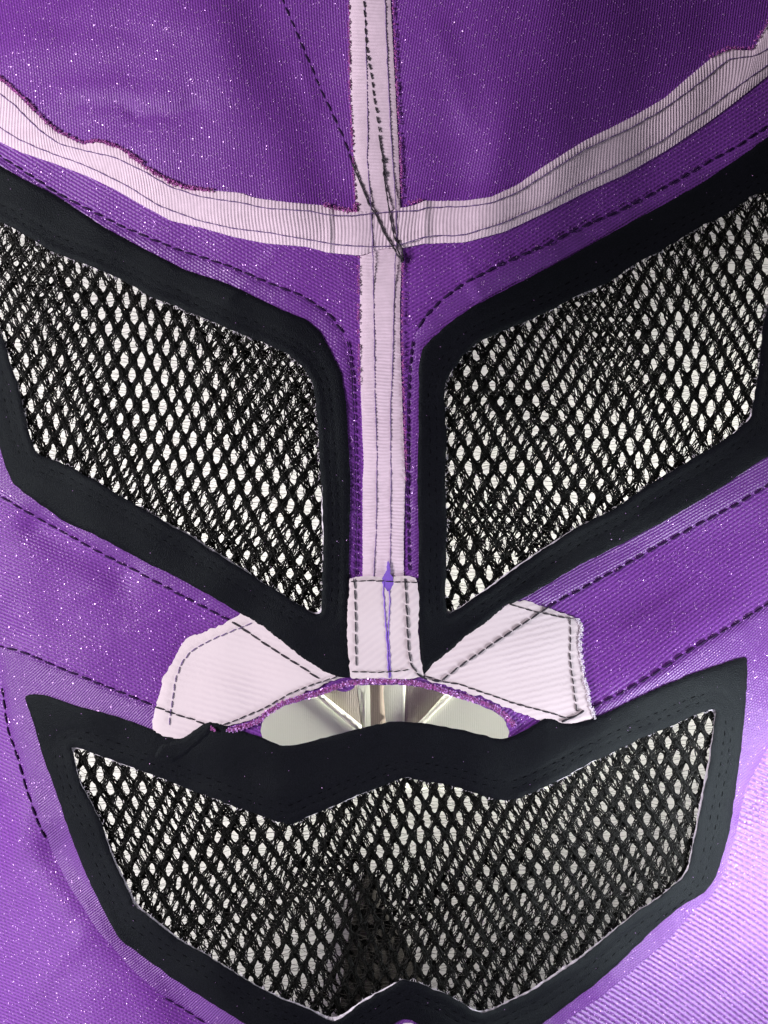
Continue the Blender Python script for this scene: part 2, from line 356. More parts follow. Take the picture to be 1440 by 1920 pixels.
MOUTH_OUT = [(47,1303),(80,1301),(150,1325),(200,1337),(240,1350),(290,1368),(310,1378),(340,1384),(362,1370),(382,1356),(398,1351),(412,1354),(422,1361),(450,1369),(490,1382),(530,1399),(565,1394),(625,1378),(675,1365),(720,1355),(745,1351),(795,1355),(870,1369),(935,1385),(957,1382),(995,1362),(1027,1342),(1045,1350),(1070,1357),(1110,1347),(1160,1325),(1200,1305),(1250,1283),(1300,1262),(1350,1245),(1400,1230),(1399,1290),(1393,1357),(1388,1407),(1383,1440),(1377,1490),(1366,1560),(1352,1610),(1340,1645),(1320,1672),(1270,1702),(1220,1745),(1170,1795),(1120,1840),(1070,1877),(1020,1915),(960,1950),(900,1978),(860,1960),(800,1925),(765,1908),(745,1912),(700,1950),(640,1995),(600,1985),(540,1955),(460,1918),(400,1880),(350,1850),(300,1815),(260,1785),(225,1760),(200,1715),(165,1645),(135,1570),(110,1495),(85,1425),(65,1360)]
MOUTH_IN = [(132,1398),(160,1405),(215,1425),(260,1442),(300,1457),(350,1477),(415,1501),(465,1520),(510,1536),(545,1546),(575,1531),(615,1515),(665,1492),(720,1472),(760,1456),(785,1462),(845,1472),(905,1490),(935,1500),(970,1497),(1005,1482),(1060,1455),(1100,1432),(1150,1410),(1200,1384),(1260,1360),(1310,1336),(1341,1327),(1337,1380),(1325,1455),(1310,1530),(1300,1580),(1290,1630),(1275,1650),(1235,1682),(1185,1715),(1145,1750),(1095,1790),(1045,1825),(1000,1855),(945,1882),(905,1900),(880,1890),(845,1866),(795,1846),(757,1834),(720,1855),(675,1880),(645,1905),(625,1915),(575,1890),(530,1872),(485,1850),(435,1820),(390,1790),(350,1770),(320,1750),(290,1725),(255,1700),(235,1655),(210,1605),(190,1540),(170,1500),(150,1465),(140,1425)]
NOSE = [(492,1386),(487,1363),(496,1345),(514,1330),(550,1318),(597,1305),(626,1294),(662,1285),(713,1284),(749,1284),(785,1287),(821,1296),(850,1307),(893,1319),(926,1334),(947,1352),(955,1366),(953,1385),(935,1420),(720,1410),(530,1430)]
FACE_EYE_L = [(-260,190),(-90,245),(0,295),(40,320),(100,360),(165,395),(225,425),(285,450),(350,475),(430,500),(500,530),(565,555),(615,590),(646,632),(658,700),(664,800),(667,950),(668,1100),(668,1290),(640,1300),(609,1282),(571,1254),(532,1230),(473,1192),(434,1165),(415,1155),(357,1125),(298,1094),(250,1068),(175,1030),(125,1001),(50,960),(0,930),(-70,800),(-180,560),(-260,400)]
FACE_EYE_R = [(1690,60),(1540,150),(1440,235),(1380,275),(1330,302),(1280,332),(1205,372),(1155,397),(1080,430),(1020,460),(945,492),(870,530),(830,560),(800,590),(778,625),(770,680),(768,800),(768,950),(768,1100),(772,1290),(820,1280),(866,1246),(912,1215),(971,1176),(1029,1137),(1080,1110),(1155,1070),(1230,1026),(1305,986),(1380,947),(1440,910),(1600,810),(1680,560),(1690,350)]
FACE_MOUTH = [(-2,1211),(50,1225),(100,1247),(150,1267),(240,1303),(290,1323),(329,1338),(357,1347),(384,1357),(440,1420),(1000,1420),(1090,1335),(1110,1327),(1157,1303),(1220,1267),(1280,1227),(1330,1197),(1380,1170),(1440,1132),(1490,1105),(1480,1300),(1440,1400),(1397,1480),(1380,1560),(1356,1645),(1332,1682),(1305,1703),(1255,1760),(1180,1825),(1130,1867),(1080,1900),(1000,1965),(900,2030),(760,2050),(600,2040),(500,2000),(440,1955),(380,1915),(350,1895),(310,1870),(250,1820),(180,1740),(130,1660),(90,1580),(70,1540),(50,1480),(35,1425),(15,1370),(4,1290)]

eyeL_o, eyeL_i = loop(EYE_L_OUT), loop(EYE_L_IN, rough=0.8)
eyeR_o, eyeR_i = loop(EYE_R_OUT), loop(EYE_R_IN, rough=0.8)
mo_o, mo_i = loop(MOUTH_OUT), loop(MOUTH_IN, rough=0.8)
nose = loop(NOSE, 5, 0.8)
holes = [offset(smooth(eyeL_i, True, 6), 14), offset(smooth(eyeR_i, True, 6), 14), offset(smooth(mo_i, True, 6), 14), nose]

# ------------------------------------------------------------------ the mask
mask = empty('face_mask', (0, 0, 0), 'inside out purple glitter face mask with white tapes, black trimmed net eyes and net mouth', 'mask')

L_, R_, T_, B_ = -420, 1860, -420, 2340
BT_UP_L = [(-420,-250),(-150,30),(-60,95),(0,150),(30,175),(70,215),(105,248),(155,271),(185,267),(225,280),(260,303),(300,330),(350,352),(400,358),(450,362),(480,372),(540,380),(610,386),(640,395),(670,397)]
BT_LO_L = [(-420,-110),(-150,160),(-60,225),(0,266),(40,286),(100,306),(165,331),(215,355),(265,384),(320,414),(380,428),(440,445),(500,457),(575,463),(615,474),(675,480)]
BT_UP_R = [(670,397),(715,400),(757,390),(775,386),(795,377),(870,377),(920,370),(970,347),(1020,312),(1095,265),(1185,220),(1245,185),(1285,150),(1335,108),(1370,93),(1390,95),(1412,95),(1425,70),(1440,45),(1560,-60),(1860,-330)]
BT_LO_R = [(675,480),(715,468),(757,465),(795,457),(870,455),(945,435),(1020,400),(1095,362),(1170,328),(1245,285),(1320,235),(1380,190),(1440,142),(1560,40),(1860,-200)]
mid_l = [((a[0]), a[1] + 35) for a in BT_UP_L]; mid_r = [(a[0], a[1] + 35) for a in BT_UP_R]
VX = 707
def poly(pts, step=16, rough=0.0): return loop(pts, step, rough, 1)
def edge_clean(P): return P
pan = [
 ('forehead_panel', poly([(-420,-420),(VX,-420),(VX,430)] + mid_l[::-1][2:]), [], ribs(84, 5.0), 'left forehead panel with fine upright ribs and sparse glitter'),
 ('forehead_panel', poly([(VX,-420),(1860,-420)] + mid_r[::-1] + [(VX,430)]), [], ribs(100, 4.8), 'shaded right forehead panel with one soft crest'),
 ('brow_panel', poly([(VX,430)] + mid_l[::-1][2:] + [(-420,560),(300,800),(560,1060),(VX,1180)]), holes[:1], ribs(31, 6.2), 'left brow panel with diagonal ribs'),
 ('brow_panel', poly([(VX,430)] + mid_r + [(1860,300),(1200,700),(880,1060),(VX,1180)]), holes[1:2], ribs(-33, 6.6), 'right brow panel with diagonal ribs'),
 ('cheek_panel', poly([(VX,1180),(560,1060),(300,800),(-420,560),(-420,2340),(VX,2340)]), [holes[0], holes[2], nose], ribs(24, 6.2), 'left cheek panel, bright where it bends at the lower corner'),
 ('cheek_panel', poly([(VX,1180),(880,1060),(1200,700),(1860,300),(1860,1060),(1452,1380),(1398,1470),(1300,1560),(1000,1600),(VX,1600)]), [holes[1], holes[2], nose], ribs(-36, 7.0, 0.8), 'right cheek panel passing from deep shade into bright light'),
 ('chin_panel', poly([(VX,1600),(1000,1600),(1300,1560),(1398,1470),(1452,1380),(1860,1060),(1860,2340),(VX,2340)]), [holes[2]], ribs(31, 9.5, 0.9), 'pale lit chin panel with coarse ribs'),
]
for nm, o, hs, uvf, lab in pan:
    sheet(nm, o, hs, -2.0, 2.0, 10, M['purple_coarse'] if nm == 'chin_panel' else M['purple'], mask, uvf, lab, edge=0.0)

# ---- seams on the purple cloth
SE = [
 [(-120,235),(0,293),(40,318),(100,358),(165,393),(225,423),(285,449),(350,474),(430,499),(500,529),(565,554),(615,588),(650,632)],
 [(1600,120),(1440,235),(1380,275),(1330,302),(1280,332),(1205,372),(1155,397),(1080,430),(1020,460),(945,492),(870,530),(830,560),(800,590),(776,625)],
 [(-120,860),(0,930),(50,960),(125,1001),(175,1030),(250,1068),(298,1094),(357,1125),(415,1155),(436,1165)],
 [(1600,815),(1440,910),(1380,947),(1305,986),(1230,1026),(1155,1070),(1080,1110),(1029,1137)],
 [(-60,1205),(0,1211),(50,1225),(100,1247),(150,1267),(240,1303),(292,1324)],
 [(1560,1060),(1440,1132),(1380,1170),(1330,1197),(1280,1227),(1220,1267),(1157,1303),(1112,1326)],
 [(4,1290),(15,1370),(35,1425),(50,1480),(70,1540),(90,1580)],
 [(310,1870),(350,1895),(380,1915),(440,1957)],
 [(476,-200),(503,-80),(530,0),(555,60),(600,165),(645,260),(662,312)],
]
SEAMS = np.vstack([smooth(resample(p_, 4.0), False, 4) for p_ in SE])
def pucker(x, y):     # the seams pull the cloth down and gather it a little
    d = near(np.stack([x, y], -1), SEAMS)
    return 0.45 * soft(x * 1.1, y * 1.1) - 1.6 * np.exp(-(d / 5.0) ** 2) + 0.7 * np.exp(-((d - 10) / 6.0) ** 2) * np.sin(x / 3.9) * np.cos(y / 5.0)
# facings: second purple layer round each opening, ending at the dashed seam
inn = lambda q: offset(smooth(q, True, 6), 10)
sheet('eye_facing', loop(FACE_EYE_L, 8, 0.3), [inn(eyeL_i)], 0.2, 2.8, 9, M['purple_dark'], mask, ribs(34, 5.4), None, 0.8, pucker)
sheet('eye_facing', loop(FACE_EYE_R, 8, 0.3), [inn(eyeR_i)], 0.2, 2.8, 9, M['purple_dark'], mask, ribs(-30, 5.4), None, 0.8, pucker)
sheet('mouth_facing', loop(FACE_MOUTH, 8, 0.3), [inn(mo_i), offset(nose, 1.5)], 0.4, 2.8, 9, M['purple_dark'], mask, ribs(-42, 4.3, 0.8), None, 0.8, pucker)

for i, s in enumerate(SE):
    stitches('seam_stitching', s, 2.6 if i < 8 else 0.8, M['darkstitch'], mask, 19, 6, 2.1 if i not in (7, 8) else 1.7)
stitches('seam_stitching', [(652,640),(660,700),(665,800),(668,950),(667,1078)], 3.6, M['darkstitch'], mask, 11, 3, 1.5)
stitches('seam_stitching', [(774,640),(766,700),(764,800),(764,950),(766,1076)], 3.6, M['darkstitch'], mask, 13, 3, 1.8)

# ---- ribbed white tapes
def tape(name, up, lo, off, per, label, nv=11, parent=mask, amp=0.75, gather=None):
    n = 6000; a = smooth(resample(up, 2.0), False, 4); b_ = smooth(resample(lo, 2.0), False, 4)
    t = np.linspace(0, 1, 400)
    def at(q, t): 
        i = t * (len(q) - 1); return np.stack([np.interp(i, np.arange(len(q)), q[:, 0]), np.interp(i, np.arange(len(q)), q[:, 1])], -1)
    ml = (at(a, t) + at(b_, t)) / 2; L = np.hypot(*np.diff(ml, axis=0).T).sum()
    nu = int(L / (per / 5.0)); t = np.linspace(0, 1, nu); A = at(a, t); B = at(b_, t); s = t * L
    jag = rng.normal(0, 0.35, (2, nu)); v = np.linspace(0, 1, nv)[None, :, None]
    d = (B - A) / np.maximum(np.hypot(*(B - A).T)[:, None], 1e-6); A = A + d * jag[0][:, None]; B = B + d * jag[1][:, None]
    Q = A[:, None] * (1 - v) + B[:, None] * v
    # warp the ribs a little and raise them as real relief
    ph = s[:, None] / per + 0.25 * np.sin(v[..., 0] * 5 + s[:, None] / 60) + 0.5 * np.sin(s[:, None] / 140)
    am = amp * (0.75 + 0.25 * np.sin(s[:, None] / 43 + 1.3 * np.sin(s[:, None] / 71)))
    rel = am * np.sin(2 * math.pi * ph) + 1.6 * np.sin(math.pi * v[..., 0]) + 0.5 * np.sin(s[:, None] / 22) * np.sin(3 * v[..., 0])
    if gather is not None: rel = rel + gather(Q[..., 0], Q[..., 1], v[..., 0])
    edge = np.where((v[..., 0] < .01) | (v[..., 0] > .99), -1.6, 0)
    V = place(Q[..., 0].ravel(), Q[..., 1].ravel(), (off + rel + edge).ravel())
    I = np.arange(nu * nv).reshape(nu, nv)
    F = np.stack([I[:-1, :-1], I[1:, :-1], I[1:, 1:], I[:-1, 1:]], -1).reshape(-1, 4)
    for side_ in (0, nv - 1):      # the turned down edge gives the tape its thickness
        q = Q[:, side_]; k = len(V); V = np.vstack([V, V[I[:, side_]], place(q[:, 0], q[:, 1], -1.0)])
        J = np.arange(nu); f = np.stack([k + J[:-1], k + J[1:], k + nu + J[1:], k + nu + J[:-1]], -1)
        F = np.vstack([F, f if side_ else f[:, ::-1]])
    me = mesh(name, V, F)
    return link(name, me, M['tape'], parent, label), at(a, np.linspace(0, 1, 500)), at(b_, np.linspace(0, 1, 500))
VL = [(652,-420),(653,-100),(655,0),(656,150),(662,275),(667,390),(671,440),(675,480),(675,560),(675,640),(677,750),(682,870),(680,900),(680,1090)]
VR = [(728,-420),(730,-100),(732,0),(740,150),(747,280),(750,375),(753,440),(752,500),(750,560),(750,640),(754,750),(757,830),(760,900),(757,1000),(757,1090)]
vt, _, _ = tape('centre_tape', VL, VR, 4.0, 6.3, 'upright white ribbed tape down the middle')
ga = lambda x, y, v: 2.2 * np.exp(-((x - 797) / 9) ** 2) - 1.8 * np.exp(-((x - 812) / 14) ** 2) + 1.4 * np.exp(-((x - 618) / 6) ** 2) - 1.5 * np.exp(-((x - 628) / 6) ** 2)
UP = BT_UP_L[:-1] + BT_UP_R; LO = BT_LO_L[:-1] + BT_LO_R
lift = lambda x, y, v: 5.0 * np.exp(-((x - 712) / 60) ** 4) + ga(x, y, v)
bt, _, _ = tape('brow_tape', UP, LO, 4.0, 6.6, 'curved white ribbed tape along the brow', gather=lift)

# threads sewn along the tapes (continuous lock stitch)
thread('sewing_thread', [(683,-420),(684,0),(688,150),(690,250),(689,300),(696,400),(699,450),(700,520),(702,620),(703,720),(707,850),(706,980),(701,1082)], 5.7, 0.95, M['greythread'], vt, 0.35, offs=lambda t: 5 * np.exp(-((t - .575) / .05) ** 4))
thread('sewing_thread', [(718,-420),(722,0),(728,150),(733,250),(736,300),(742,380),(744,440),(741,500),(738,600),(736,700),(732,760),(733,880),(733,1000),(731,1082)], 5.7, 0.95, M['greythread'], vt, 0.35, offs=lambda t: 5 * np.exp(-((t - .575) / .05) ** 4))
TU = [(-420,-215),(-150,55),(-60,125),(0,176),(30,200),(75,246),(115,273),(165,285),(215,296),(275,325),(320,352),(375,370),(450,381),(500,392),(575,396),(625,406),(660,407),(700,402),(757,398),(785,397),(800,390),(870,389),(920,382),(970,362),(1020,330),(1095,282),(1185,240),(1245,205),(1320,150),(1365,112),(1400,108),(1418,106),(1440,92),(1560,-30),(1860,-295)]
TL = [(-420,-135),(-150,135),(-60,205),(0,240),(40,265),(100,290),(165,313),(240,350),(300,388),(375,415),(440,430),(500,437),(575,450),(630,460),(690,465),(745,462),(780,452),(800,444),(870,442),(945,418),(1020,385),(1095,342),(1170,305),(1245,262),(1320,210),(1380,165),(1440,122),(1560,15),(1860,-225)]
gl = lambda t: np.zeros_like(t) + 0.6
thread('sewing_thread', TU, 5.6, 0.95, M['greythread'], bt, 0.35, offs=lambda t: .6 + 5 * np.exp(-((t - .49) / .035) ** 4))
thread('sewing_thread', TL, 5.6, 0.95, M['greythread'], bt, 0.35, offs=lambda t: .6 + 5 * np.exp(-((t - .49) / .035) ** 4))

# black basting: dashed down the centre tape, then loose ends crossing to the knot
stitches('basting_stitches', [(676,-200),(682,0),(685,50),(687,90),(697,150),(702,190),(707,215),(712,258)], 7.5, M['blackthread'], mask, 12, 5, 1.5, 0.3)
thread('loose_thread', [(711,255),(714,280),(719,300),(720,325),(722,345),(728,385),(737,440),(744,458),(752,462),(757,478),(754,489),(747,476),(742,462),(750,452)], 7.4, 1.4, M['blackthread'], mask, 0.3, 4, offs=lambda t: 5.5 * np.exp(-((t - .72) / .3) ** 4), label='loose black thread running down from the dashed basting to the knot')
thread('loose_thread', [(660,308),(672,335),(690,380),(708,412),(722,443),(735,462),(745,480),(755,490)], 7.2, 1.6, M['blackthread'], mask, 0.5, 4, offs=lambda t: 5.5 * np.exp(-((t - .75) / .32) ** 4), label='loose black thread crossing the tapes from the left seam')
for (kx, ky, kr) in ((719, 302, 3.4), (721, 327, 3.6), (754, 488, 3.6)):
    th = np.linspace(0, 4 * math.pi, 40); q = np.stack([kx + kr * 0.7 * np.cos(th), ky + kr * np.sin(th) * 1.3], -1)
    V, F = tubes(place(q[:, 0], q[:, 1], 8.0 + np.sin(th * 1.7) * 1.3)[None], np.full((1, 40), 1.4 * S), 5)
    link('thread_knot', mesh('thread_knot', V, F), M['blackthread'], mask)

# ---- white patches over the nose
PATCH_L = [(470,1140),(446,1155),(427,1165),(407,1174),(388,1183),(370,1189),(353,1194),(340,1208),(333,1220),(327,1235),(318,1249),(312,1262),(304,1272),(302,1290),(298,1307),(294,1322),(290,1340),(287,1362),(300,1400),(380,1400),(415,1362),(440,1358),(481,1346),(512,1330),(551,1309),(590,1290),(629,1274),(654,1268),(650,1240),(560,1180)]
PATCH_R = [(796,1268),(800,1240),(880,1160),(950,1120),(971,1124),(1000,1130),(1021,1137),(1045,1146),(1064,1153),(1080,1160),(1090,1170),(1089,1184),(1086,1200),(1087,1215),(1089,1233),(1093,1252),(1095,1272),(1100,1290),(1103,1311),(1109,1330),(1114,1346),(1100,1353),(1087,1357),(1060,1372),(1029,1365),(1006,1347),(971,1335),(943,1324),(912,1309),(873,1296),(834,1284),(803,1277)]
PATCH_C = [(656,1084),(690,1079),(722,1081),(756,1079),(782,1083),(786,1120),(784,1180),(788,1230),(794,1268),(770,1272),(730,1273),(690,1271),(657,1272),(650,1180)]
def tw(a, s): return ribs(a, s, 0.2)
pl = sheet('nose_patch', loop(PATCH_L, 4, 1.3, 1), [nose], 2.6, 4.0, 9, M['twill'], mask, tw(14, 11), 'left white nose patch with a ragged edge', 0.5)
pr = sheet('nose_patch', loop(PATCH_R, 4, 1.5, 1), [nose], 2.6, 4.0, 9, M['twill'], mask, tw(-14, 11), 'right white nose patch with frayed right edge and coarse twill lines', 0.5)
pc = sheet('bridge_patch', loop(PATCH_C, 4, 0.8, 1), [], 5.8, 4.0, 9, M['twill'], mask, tw(-38, 12), 'upright white patch on the nose bridge', 0.5)
def pt(parent, pts, off=8.2, r=1.3, dash=13, gap=3, m='blackthread'): stitches('patch_stitching', pts, off, M[m], parent, dash, gap, r, 0.2, 0.4)
pt(pl, [(473,1167),(450,1177),(407,1194),(368,1214),(355,1224),(341,1243),(330,1272),(324,1311),(319,1350),(318,1372)], r=1.0, m='greythread')
pt(pl, [(419,1358),(458,1343),(493,1328),(543,1300),(590,1281),(634,1267)], r=1.3)
pt(pl, [(436,1165),(473,1190),(532,1229),(571,1253),(609,1280)], r=1.9, dash=18)
pt(pl, [(292,1324),(329,1338),(357,1346),(382,1356)], r=1.9, dash=16)
pt(pc, [(664,1084),(666,1130),(667,1190),(668,1264)], 11.5, 1.4, 18)
pt(pc, [(658,1089),(700,1088),(740,1090),(782,1092)], 11.5, 1.2)
pt(pc, [(759,1084),(761,1120),(763,1156),(765,1214),(771,1245),(785,1264),(800,1273)], 11.5, 1.9, 20)
pt(pc, [(660,1258),(707,1259),(746,1257),(772,1254)], 11.5, 1.2)
pt(pr, [(1068,1159),(1069,1190),(1068,1233),(1074,1280),(1079,1320),(1081,1342)], r=1.3)
pt(pr, [(955,1132),(990,1143),(1029,1152),(1060,1158),(1080,1160)], r=1.4)
pt(pr, [(798,1267),(830,1277),(858,1281),(912,1300),(971,1320),(1029,1335),(1060,1345),(1080,1341)], r=1.6)
pt(pr, [(1029,1137),(1006,1152),(971,1175),(912,1214),(866,1245),(823,1278),(800,1270)], r=1.9, dash=18)
thread('thread_tail', [(1052,1352),(1068,1346),(1082,1340),(1093,1331)], 9, 1.9, M['blackthread'], pr, 0.3, 4)
# violet thread and ink on the bridge patch
sheet('violet_mark', loop([(728,1048),(731,1062),(733,1078),(739,1086),(737,1098),(732,1106),(727,1109),(722,1104),(716,1092),(716,1082),(724,1072),(726,1060)], 3, 0.7, 1), [], 9.4, 1.2, 4, M['ink'], pc, None, 'violet ink blot on the bridge patch', 0.6)
thread('violet_thread', [(719,1090),(719,1113),(722,1150),(725,1194),(727,1230),(730,1270)], 10.4, 1.1, M['ink'], pc, 0.4, 4)
thread('violet_thread', [(730,1104),(731,1130),(729,1165),(728,1194),(731,1230),(732,1268)], 10.4, 0.9, M['ink'], pc, 0.4, 4)

# ---- magenta glitter edge of the nose opening and the frayed cut edges along the tapes
def fray(name, pts, wid, off, density, label=None, closed=False, r=0.95, ln=5.5, mat='magenta', par=None):
    q = smooth(resample(pts, 2.0, closed), closed, 4); n = int(len(q) * 2 * density); i = rng.integers(0, len(q), n)
    nn = normals(q, closed)[i]; c = q[i] + nn * rng.uniform(-wid / 2, wid / 2, n)[:, None]
    a = rng.uniform(0, 2 * math.pi, n); k = 5; u = np.linspace(-.5, .5, k)[None]
    l = rng.uniform(.5, 1.2, n)[:, None] * ln
    x = c[:, :1] + np.cos(a)[:, None] * u * l + np.sin(a)[:, None] * np.cos(u * 5) * l * .2
    y = c[:, 1:] + np.sin(a)[:, None] * u * l - np.cos(a)[:, None] * np.cos(u * 5) * l * .2
    o = off + rng.uniform(0, 2.5, n)[:, None] + 2.0 * np.cos(u * math.pi)
    V, F = tubes(place(x.ravel(), y.ravel(), o.ravel()).reshape(n, k, 3), (rng.uniform(.6, 1.1, n)[:, None] * np.array([.5, 1, 1.1, 1, .5])[None]) * r * S, 4)
    return link(name, mesh(name, V, F), M[mat], par or mask, label, 'stuff')
rim = [(430,1368),(455,1362),(484,1352),(500,1337),(530,1318),(565,1307),(597,1299),(626,1288),(662,1279),(713,1276),(749,1277),(785,1281),(821,1290),(850,1300),(893,1312),(928,1326),(950,1343),(962,1358)]
fray('magenta_edge', rim, 8, 5.0, 1.7, 'magenta glitter edge over the nose opening')
fray('magenta_edge', rim, 6, 3.5, 1.6, None)
fray('cut_edge', [(-150,28),(-60,93),(0,146),(30,171),(70,211),(105,244),(155,268),(185,264),(225,277),(255,297),(270,312),(300,330),(350,352),(400,358)], 5, 2.0, 0.8, 'magenta fraying along the left brow tape', r=1.2, ln=6)
fray('cut_edge', [(285,322),(320,342),(350,354),(365,352)], 8, 4.0, 0.9, None, r=1.3, ln=6)
fray('cut_edge', [(245,290),(256,301),(268,305)], 7, 4.0, 1.0, None, r=1.2, ln=6)
fray('cut_edge', [(610,384),(632,393),(668,396),(668,380)], 7, 4.0, 0.9, None, r=1.2, ln=6)
fray('cut_edge', [(652,-100),(654,0),(655,150),(661,275),(666,380)], 3, 2.0, 0.45, None, r=1.0, ln=5)
fray('cut_edge', [(735,-100),(737,0),(744,150),(751,280),(754,378)], 3, 2.0, 0.45, None, r=1.0, ln=5)
fray('cut_edge', [(672,482),(672,640),(674,720)], 3, 3.0, 0.35, None, r=1.0, ln=5)
fray('cut_edge', [(755,480),(755,560),(754,640),(758,760),(762,900)], 3, 3.0, 0.4, None, r=1.0, ln=5)
fray('cut_edge', [(760,384),(775,380),(790,374)], 6, 3.0, 0.6, None, r=1.1, ln=5)
fray('cut_edge', [(1330,106),(1368,90),(1390,92),(1410,92),(1423,68),(1438,42)], 5, 3.0, 0.5, None, r=1.1, ln=5)

WH = dict(mat='lint', r=0.75, ln=7)
fray('frayed_edge', PATCH_R[9:21], 5, 5.0, 1.0, None, par=pr, **WH)
# ---- black trims
def trim(name, o, i, label, rows):
    t = sheet(name, o, [i], 3.0, 5.0, 6, M['felt'], mask, None, label, 0.4,
              bump=lambda x, y: 0.15 * soft(x, y) - 1.2 * np.exp(-((near(np.stack([x, y], -1), i) - rows[0][0]) / 4.0) ** 2) - 1.2 * np.exp(-((near(np.stack([x, y], -1), i) - rows[1][0]) / 4.5) ** 2))
    # pale cut edge of the layers below, peeping out inside the trim
    e = offset(smooth(i, True, 4), -1.2); e = smooth(e, True, 2)
    n = len(e); wv = -2.3 + 3.2 * np.abs(np.sin(np.arange(n) * 0.041 + 1)) ** 3 + rng.uniform(-.8, .8, n)
    if name == 'eye_trim': wv = wv - 3.2 * np.clip((e[:, 1].max() - 190 - e[:, 1]) / 60, 0, 1)
    e2 = e - (normals(e, True) * (1 if area(e) > 0 else -1)) * wv[:, None]
    sheet('lining_edge', e2, [offset(smooth(i, True, 6), 8)] if False else [], -2.6, 2.0, 9, M['lint'], t) if False else None
    ou = offset(smooth(i, True, 4), 9)
    ring('lining_edge', ou, e2, -1.4, M['lint'], t)
    fray('white_fuzz', np.vstack([i, i[:1]]), 5, -1.5, 0.16, None, par=t, mat='lint', r=0.45, ln=9)
    for d, rr in rows:
        q = offset(smooth(i, True, 5), d); q = np.vstack([q, q[:1]])
        stitches('trim_stitching', q, 6.6, M['trimstitch'], t, 15, 5, rr, 0.8, 0.8)
    return t
def ring(name, a, b, off, mat, parent):
    """narrow band between two loops"""
    a = resample(a, 5, True); j = [int(np.argmin(np.hypot(*(b - p).T))) for p in a]; bb = b[j]
    n = len(a); V = np.vstack([place(a[:, 0], a[:, 1], off), place(bb[:, 0], bb[:, 1], off - .4), place(bb[:, 0], bb[:, 1], off - 2.2)])
    I = np.arange(n); K = np.roll(I, -1)
    F = np.vstack([np.stack([I, K, n + K, n + I], -1), np.stack([n + I, n + K, 2 * n + K, 2 * n + I], -1)])
    return link(name, mesh(name, V, F), mat, parent)
tl = trim('eye_trim', eyeL_o, eyeL_i, 'black cloth trim round the left net eye', [(18, 0.95), (30, 0.95)])
tr = trim('eye_trim', eyeR_o, eyeR_i, 'black cloth trim round the right net eye', [(18, 0.95), (30, 0.95)])
tm = trim('mouth_trim', mo_o, mo_i, 'black cloth trim round the net mouth, grey where light grazes it', [(20, 1.05), (33, 1.05)])
# overlapped end of the mouth trim by the left nose patch
sheet('trim_overlap', loop([(340,1386),(362,1371),(382,1357),(397,1352),(404,1358),(398,1372),(376,1392),(352,1414),(322,1430),(290,1420),(300,1395)], 4, 0.5, 1), [], 5.5, 4.2, 5, M['felt'], tm, None, None, 0.5)
fray('pink_tuft', [(397,1362),(404,1368)], 6, 13, 1.6, None, r=0.9, ln=5)
CH = loop([(715,1990),(735,1930),(752,1917),(765,1913),(778,1917),(800,1940),(830,2000)], 4, 0.8, 1)
sheet('chin_patch', CH, [], 12.0, 4.0, 9, M['twill'], mask, tw(20, 11), 'white chin patch tip below the mouth trim', 0.5)

